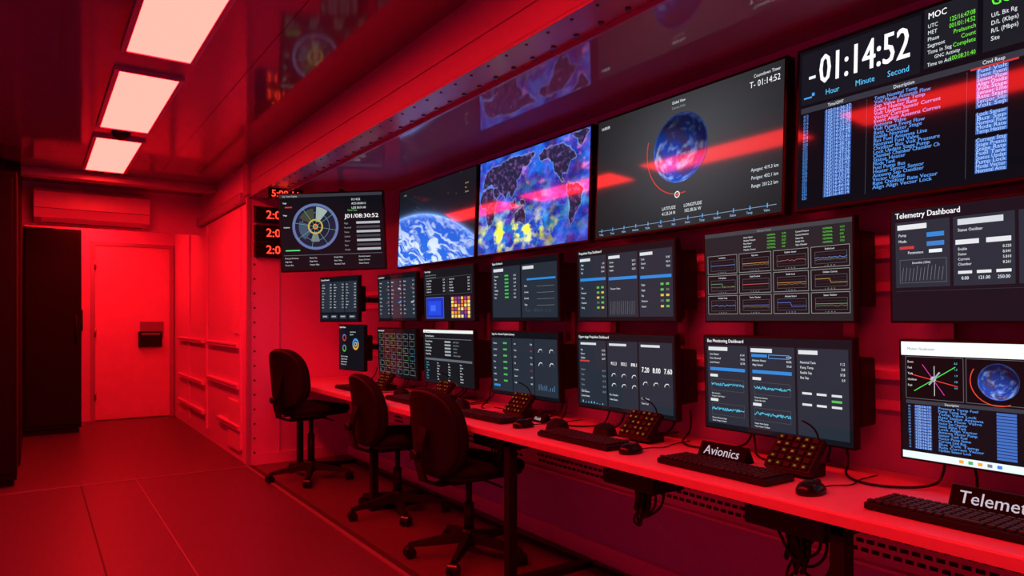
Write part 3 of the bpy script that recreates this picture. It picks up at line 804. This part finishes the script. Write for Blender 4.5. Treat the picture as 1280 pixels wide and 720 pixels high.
# ------------------------------------------------------------------ digital clocks and a modelled ceiling reflection
ck = empty('clock_reflection', (1.50, YP, 0))
for k, z in enumerate((2.075, 1.925, 1.785)):
    bounds('case_%d' % (k+1), (0, -.06, z-.065), (.48, -.002, z+.062), M_BLACK, ck, .005)
    t = ['2:08:11', '2:01:43', '2:01:14'][k]
    mm = Matrix.Translation((.085, -.0615, z-.034)) @ Matrix.Rotation(math.radians(90), 4, 'X')
    text_mesh('digits_%d' % (k+1), t, .098, M_REDLED, ck, mm, bold=.015, center=False)
c2 = empty('clock_reflection', (1.60, 5.40, 2.168))  # added object standing in for a clock's reflection in the glossy ceiling
box('case', (0, .02, 0), (.27, .04, .085), M_BLACK, c2, .005)
box('standin_hanger', (0, .02, .046), (.08, .02, .02), M_METAL, c2)
text_mesh('digits', '5:08:11', .075, M_REDLED, c2, Matrix.Translation((0, -.0012, -.026)) @ Matrix.Rotation(math.radians(90), 4, 'X'), bold=.015)

# ------------------------------------------------------------------ desk
DX0, DZ = 1.72, .70
dk = empty('console_desk', (0, 0, 0))
bounds('top', (DX0, -.6, DZ-.03), (XR-.005, YP-.005, DZ), M_DESK, dk, .005)
bounds('edge_strip', (DX0-.006, -.6, DZ-.034), (DX0, YP-.005, DZ-.004), M_EDGE, dk, .002)
for k, yy in enumerate((-.45, 1.03, 2.59, 4.12, 5.6)):
    bounds('leg_%d' % (k+1), (DX0+.03, yy-.022, .012), (DX0+.075, yy+.022, DZ-.03), M_BLACK, dk, .004)
    bounds('foot_%d' % (k+1), (DX0+.02, yy-.03, 0), (XR-.1, yy+.03, .03), M_BLACK, dk, .004)
    bounds('bracket_%d' % (k+1), (DX0+.03, yy-.02, DZ-.07), (XR-.05, yy+.02, DZ-.03), M_BLACK, dk)
bounds('cable_tray_panel', (XR-.06, -.6, .40), (XR-.05, YP-.02, .56), M_TRAY, dk)
bm = bmesh.new()
yy = .2
while yy < 4.9:
    if (yy % 1.54) > .12:
        for r in range(4):
            add_box(bm, (XR-.0615, yy+(.016 if r % 2 else 0), .435+.03*r), (.003, .024, .013))
    yy += .036
from_bm('perforations', bm, M_BLACK, dk)
bounds('tray_lip', (XR-.09, -.6, .392), (XR-.05, YP-.02, .402), M_TRAY, dk)

# ------------------------------------------------------------------ office chairs
def rounded(w, h, n=44, p=2.8, taper=0.0):
    out = []
    for i in range(n):
        t = 2*math.pi*i/n; c, s = math.cos(t), math.sin(t)
        x = w/2*math.copysign(abs(c)**(2/p), c); y = h/2*math.copysign(abs(s)**(2/p), s)
        x *= 1+taper*(y/(h/2)); out.append((x, y))
    return out

def chair(x, y, phi, seat, top, spin=0):
    r = empty('office_chair', (x, y, 0), (0, 0, math.radians(phi)))   # faces local +X
    # star base
    for k in range(5):
        a = math.radians(72*k+spin); d = Vector((math.cos(a), math.sin(a), 0)); L = .30
        bm = bmesh.new()
        vs = []
        nrm = Vector((-d.y, d.x, 0))
        for (t, w, zt, zb) in ((.03, .030, .125, .075), (.15, .024, .105, .066), (L, .016, .078, .056)):
            c = d*t; vs.append([bm.verts.new(c+nrm*w+Vector((0, 0, zb))), bm.verts.new(c-nrm*w+Vector((0, 0, zb))), bm.verts.new(c-nrm*w*.6+Vector((0, 0, zt))), bm.verts.new(c+nrm*w*.6+Vector((0, 0, zt)))])
        for a0, a1 in zip(vs[:-1], vs[1:]):
            for i in range(4): bm.faces.new((a0[i], a0[(i+1) % 4], a1[(i+1) % 4], a1[i]))
        bm.faces.new(vs[0]); bm.faces.new(vs[-1])
        from_bm('base_leg_%d' % (k+1), bm, M_BLACK, r)
        bm = bmesh.new(); c = d*L
        ang = math.radians(40*k); ax = Vector((math.cos(ang), math.sin(ang), 0))
        for s in (-1, 1): add_cyl(bm, c+ax*(s*.008)+Vector((0, 0, .028)), c+ax*(s*.026)+Vector((0, 0, .028)), .028, seg=20)
        add_cyl(bm, c-ax*.024+Vector((0, 0, .036)), c+ax*.024+Vector((0, 0, .036)), .024, seg=16)
        add_cyl(bm, c+Vector((0, 0, .03)), c+Vector((0, 0, .075)), .008, seg=10)
        from_bm('caster_%d' % (k+1), bm, M_BLACKG, r)
    cyl('hub', (0, 0, .06), (0, 0, .14), .042, M_BLACK, r, r1=.034)
    cyl('gas_lift_cover', (0, 0, .13), (0, 0, seat-.22), .026, M_BLACK, r)
    cyl('gas_lift_piston', (0, 0, seat-.24), (0, 0, seat-.10), .016, M_BLACK, r)
    box('tilt_mechanism', (-.02, 0, seat-.085), (.24, .13, .045), M_BLACK, r, .012)
    tube('lever', [(0, -.05, seat-.085), (.02, -.17, seat-.09), (.02, -.25, seat-.10)], .006, M_BLACK, r)
    tube('tilt_lever', [(-.07, .05, seat-.085), (-.08, .17, seat-.09), (-.09, .23, seat-.10)], .006, M_BLACK, r)
    cyl('adjust_knob', (.10, -.02, seat-.11), (.10, -.02, seat-.08), .022, M_BLACK, r)
    # seat: local plane x forward, y sideways
    def sc(px, py): return -.10*max(0, px-.13)**1.0*1.0 + .25*(py*py)
    pad('seat_cushion', rounded(.46, .48, p=3.0), .065, M_FABRIC, r, Matrix.Translation((.03, 0, seat-.03)), curve=sc)
    pad('seat_shell', rounded(.44, .45, p=3.0), .03, M_BLACK, r, Matrix.Translation((.03, 0, seat-.062)), curve=sc)
    # back rest: outline x = sideways, y = up
    bh = .44; zc = top-bh/2
    def bc(px, py): return .9*px*px - .35*(py-.02)**2*1.2
    B = Matrix.Translation((-.215, 0, zc)) @ Matrix.Rotation(math.radians(-7), 4, 'Y') @ Matrix(((0, 0, 1, 0), (1, 0, 0, 0), (0, 1, 0, 0), (0, 0, 0, 1)))
    pad('backrest_cushion', rounded(.44, bh, p=2.7, taper=-.04), .06, M_FABRIC, r, B, curve=bc)
    pad('backrest_shell', rounded(.42, bh-.02, p=2.7, taper=-.04), .03, M_BLACK, r, Matrix.Translation((-.028, 0, 0)) @ B, curve=bc)
    bm = bmesh.new()
    pth = [Vector((-.05, 0, seat-.095)), Vector((-.19, 0, seat-.10)), Vector((-.27, 0, seat-.07)), Vector((-.295, 0, seat+.02)), Vector((-.285, 0, seat+.12)), Vector((-.262, 0, zc+.02))]
    ring = []
    for i, p in enumerate(pth):
        t = (pth[min(i+1, len(pth)-1)]-pth[max(i-1, 0)]).normalized(); nn = Vector((-t.z, 0, t.x))*.008; w = Vector((0, .032, 0))
        ring.append([bm.verts.new(p+nn+w), bm.verts.new(p+nn-w), bm.verts.new(p-nn-w), bm.verts.new(p-nn+w)])
    for a0, a1 in zip(ring[:-1], ring[1:]):
        for i in range(4): bm.faces.new((a0[i], a0[(i+1) % 4], a1[(i+1) % 4], a1[i]))
    bm.faces.new(ring[0]); bm.faces.new(ring[-1])
    o = from_bm('back_support_bar', bm, M_BLACK, r)
    cyl('back_height_knob', (-.30, 0, seat+.06), (-.335, 0, seat+.06), .022, M_BLACK, r)
    return r
chair(1.73, 5.20, 16, .56, .995, 15)
chair(1.87, 3.98, -2, .50, .88, 40)
chair(1.83, 3.05, 4, .49, .875, 5)

# ------------------------------------------------------------------ desk items
def keyboard(x, y, rot=0):
    r = empty('keyboard', (x, y, DZ), (0, 0, math.radians(rot)))      # long axis = Y
    bm = bmesh.new(); add_box(bm, (0, 0, .011), (.145, .44, .018), 0, .004)
    for i in range(6):
        yy = -.205
        while yy < .20:
            w = .019
            if i == 0 and -.07 < yy < .02: w = .09
            add_box(bm, (-.055+.0215*i+(.003 if i == 5 else 0), yy+w/2-.0, .023), (.0165, w-.003, .008), 1, .0015, seg=1); yy += w+.0018
    from_bm('keys_and_body', bm, [M_BLACK, M_KEY], r)
def mouse(x, y, rot=0):
    r = empty('computer_mouse', (x, y, DZ), (0, 0, math.radians(rot)))
    bm = bmesh.new(); bmesh.ops.create_uvsphere(bm, u_segments=24, v_segments=14, radius=1)
    for v in bm.verts:
        zz = max(v.co.z, -.15); k = 1-.1*v.co.x
        v.co = Vector((v.co.x*.058, v.co.y*.034*k, (zz+.15)*.034*(1-.18*v.co.x)+.001))
    from_bm('shell', bm, M_BLACKG, r, True)
    cyl('wheel', (.032, -.004, .028), (.032, .004, .028), .009, M_KEY, r)
    tube('cable', [(.055, 0, .008), (.11, .02, .005), (.17, -.03, .005), (.26, .01, .005), (.36, 0, .006)], .0022, M_BLACK, r)
def keypad(x, y, rot=0):
    r = empty('intercom_keypad', (x, y, DZ), (0, 0, math.radians(rot)))  # faces -X
    T = Matrix.Rotation(math.radians(-48), 4, 'Y')
    bm = bmesh.new(); add_box(bm, (0, 0, .066), (.13, .165, .028), 0, .006, T)
    add_box(bm, (.03, 0, .02), (.08, .13, .04), 0, .006)
    off = Matrix.Translation((0, 0, .066)) @ T
    for i in range(5):
        for j in range(5):
            p = off @ Vector((-.05+.025*i, -.06+.030*j, .017))
            add_box(bm, p, (.019, .022, .008), 1, .002, T, 1)
            q = off @ Vector((-.05+.025*i, -.06+.030*j, .0215))
            g = 3 if (i*5+j*3) % 11 == 5 else 2
            if (i+j*2) % 3 != 1: add_box(bm, q, (.006, .008, .001), g, 0, T)
    from_bm('body', bm, [M_BLACK, M_KEY, M_GREEN, M_AMBER], r)
    tube('cord', [(.05, .03, .02), (.08, .04, .005), (.13, .02, .005), (.2, .05, .005), (.27, .04, .01)], .003, M_BLACK, r)
    tube('gooseneck', [(.03, -.06, .04), (.03, -.07, .12), (.0, -.06, .17), (-.04, -.05, .185)], .003, M_BLACK, r)
def puck(x, y):
    r = empty('desk_speaker', (x, y, DZ))
    bm = bmesh.new(); add_cyl(bm, (0, 0, 0), (0, 0, .035), .055, .045, seg=28); add_cyl(bm, (0, 0, .035), (0, 0, .05), .045, .02, seg=28)
    from_bm('body', bm, M_BLACK, r)
def sign(x, y, w, txt, h=.06, fs=.044):
    r = empty('console_name_sign', (x, y, DZ))
    bm = bmesh.new(); vs = [bm.verts.new(p) for p in ((-.015, -w/2, 0), (.05, -w/2, 0), (.022, -w/2, h), (.014, -w/2, h), (-.015, w/2, 0), (.05, w/2, 0), (.022, w/2, h), (.014, w/2, h))]
    for f in ((0, 1, 2, 3), (4, 5, 6, 7), (0, 1, 5, 4), (1, 2, 6, 5), (2, 3, 7, 6), (3, 0, 4, 7)): bm.faces.new([vs[i] for i in f])
    from_bm('wedge', bm, M_SIGN, r)
    up = Vector((.029, 0, h)).normalized(); xr = Vector((0, -1, 0)); nz_ = xr.cross(up)
    m = Matrix((xr, up, nz_)).transposed().to_4x4()
    text_mesh('lettering', txt, fs, M_WHITETXT, r, Matrix.Translation(Vector((-.015, 0, 0))+up*(h*.32)+nz_*.001) @ m, bold=.006, xs=.95)
keyboard(1.87, 1.50, 0); keyboard(1.86, 2.19, 0); keyboard(1.90, 2.99, 2); keyboard(1.88, .77, 0); keyboard(1.89, 3.85, -2); keyboard(1.89, 4.72, 0)
mouse(1.85, 1.165); mouse(1.85, 1.90, 5); mouse(1.88, 2.64); mouse(1.87, 3.5); mouse(1.88, 4.4)
keypad(2.02, 1.33, 0); keypad(2.06, 2.06, 0); keypad(2.06, 2.93); keypad(2.03, .50); keypad(2.06, 3.75); keypad(2.06, 4.6)
puck(2.05, 2.27); puck(1.97, 2.50); puck(2.0, 3.42); puck(2.0, 4.2)
sign(2.02, 1.62, .20, 'Avionics', h=.055, fs=.047); sign(2.03, .755, .24, 'Telemetry', h=.058, fs=.049); sign(2.04, 2.74, .10, 'Fluids', h=.04, fs=.024); sign(2.04, 4.0, .12, 'Power', h=.04, fs=.026)
pp = empty('paper_notepad', (2.05, 3.20, DZ))
box('pad', (0, 0, .006), (.15, .11, .01), M_WHITEP, pp, .001); box('binding', (.072, 0, .008), (.012, .11, .012), M_BLACK, pp)
# bundled cables on the desk behind monitors
dc = empty('desk_cable_bundle', (0, 0, DZ))
for k in range(14):
    yb = .5+.36*k; x1 = R.uniform(2.08, 2.16); x2 = R.uniform(2.18, 2.28)
    tube('cable', [(x2, yb+.05, .12), (x2-.02, yb+.02, .04), (x1, yb, .006), (x1-.05, yb-.12, .006), (x1+.04, yb-.22, .006), (x2, yb-.26, .03), (x2+.02, yb-.25, .12)], .004, M_BLACK, dc)
# under-desk boxes with hanging cables
def underbox(x, y):
    r = empty('under_desk_power_box', (x, y, DZ-.03))
    box('body', (0, 0, -.04), (.16, .26, .075), M_BLACK, r, .008)
    box('bracket', (0, 0, -.004), (.18, .10, .008), M_METAL, r)
    for k in range(8):
        dx = R.uniform(-.05, .05); dy = R.uniform(-.08, .08); L = R.uniform(.10, .18)
        tube('cable', [(dx, dy, -.07), (dx, dy-.02, -.07-L*.5), (dx*.5, dy*.4+R.uniform(-.05, .05), -.07-L), (R.uniform(-.04, .04), R.uniform(-.06, .06), -.09-L*.6), (R.uniform(-.04, .04), R.uniform(-.08, .08), -.07)], .0045, M_BLACK, r)
    box('plug', (0, .0, -.13), (.03, .04, .06), M_BLACK, r, .005)
underbox(1.84, 1.83); underbox(1.84, 1.20); underbox(1.86, 2.80); underbox(1.86, 3.5); underbox(1.86, .45)
fc = empty('floor_cable', (0, 0, 0))
tube('run', [(2.25, .3, .012), (2.2, 1.2, .012), (2.26, 2.2, .012), (2.2, 3.2, .012), (2.25, 4.4, .012), (2.22, 5.6, .012)], .01, M_BLACK, fc)

# ------------------------------------------------------------------ camera / world
w = bpy.data.worlds.new('world'); scn.world = w; w.use_nodes = True
w.node_tree.nodes['Background'].inputs[0].default_value = (.02, 0, 0, 1); w.node_tree.nodes['Background'].inputs[1].default_value = .1
cam = bpy.data.cameras.new('camera'); co = bpy.data.objects.new('camera', cam); COL.objects.link(co)
cam.sensor_width = 36; cam.lens = 870/1280*36; cam.shift_y = 40/1280; cam.clip_start = .02
co.location = (0, 0, 1.2); co.rotation_euler = (math.radians(90), 0, math.radians(-34.5))
scn.camera = co
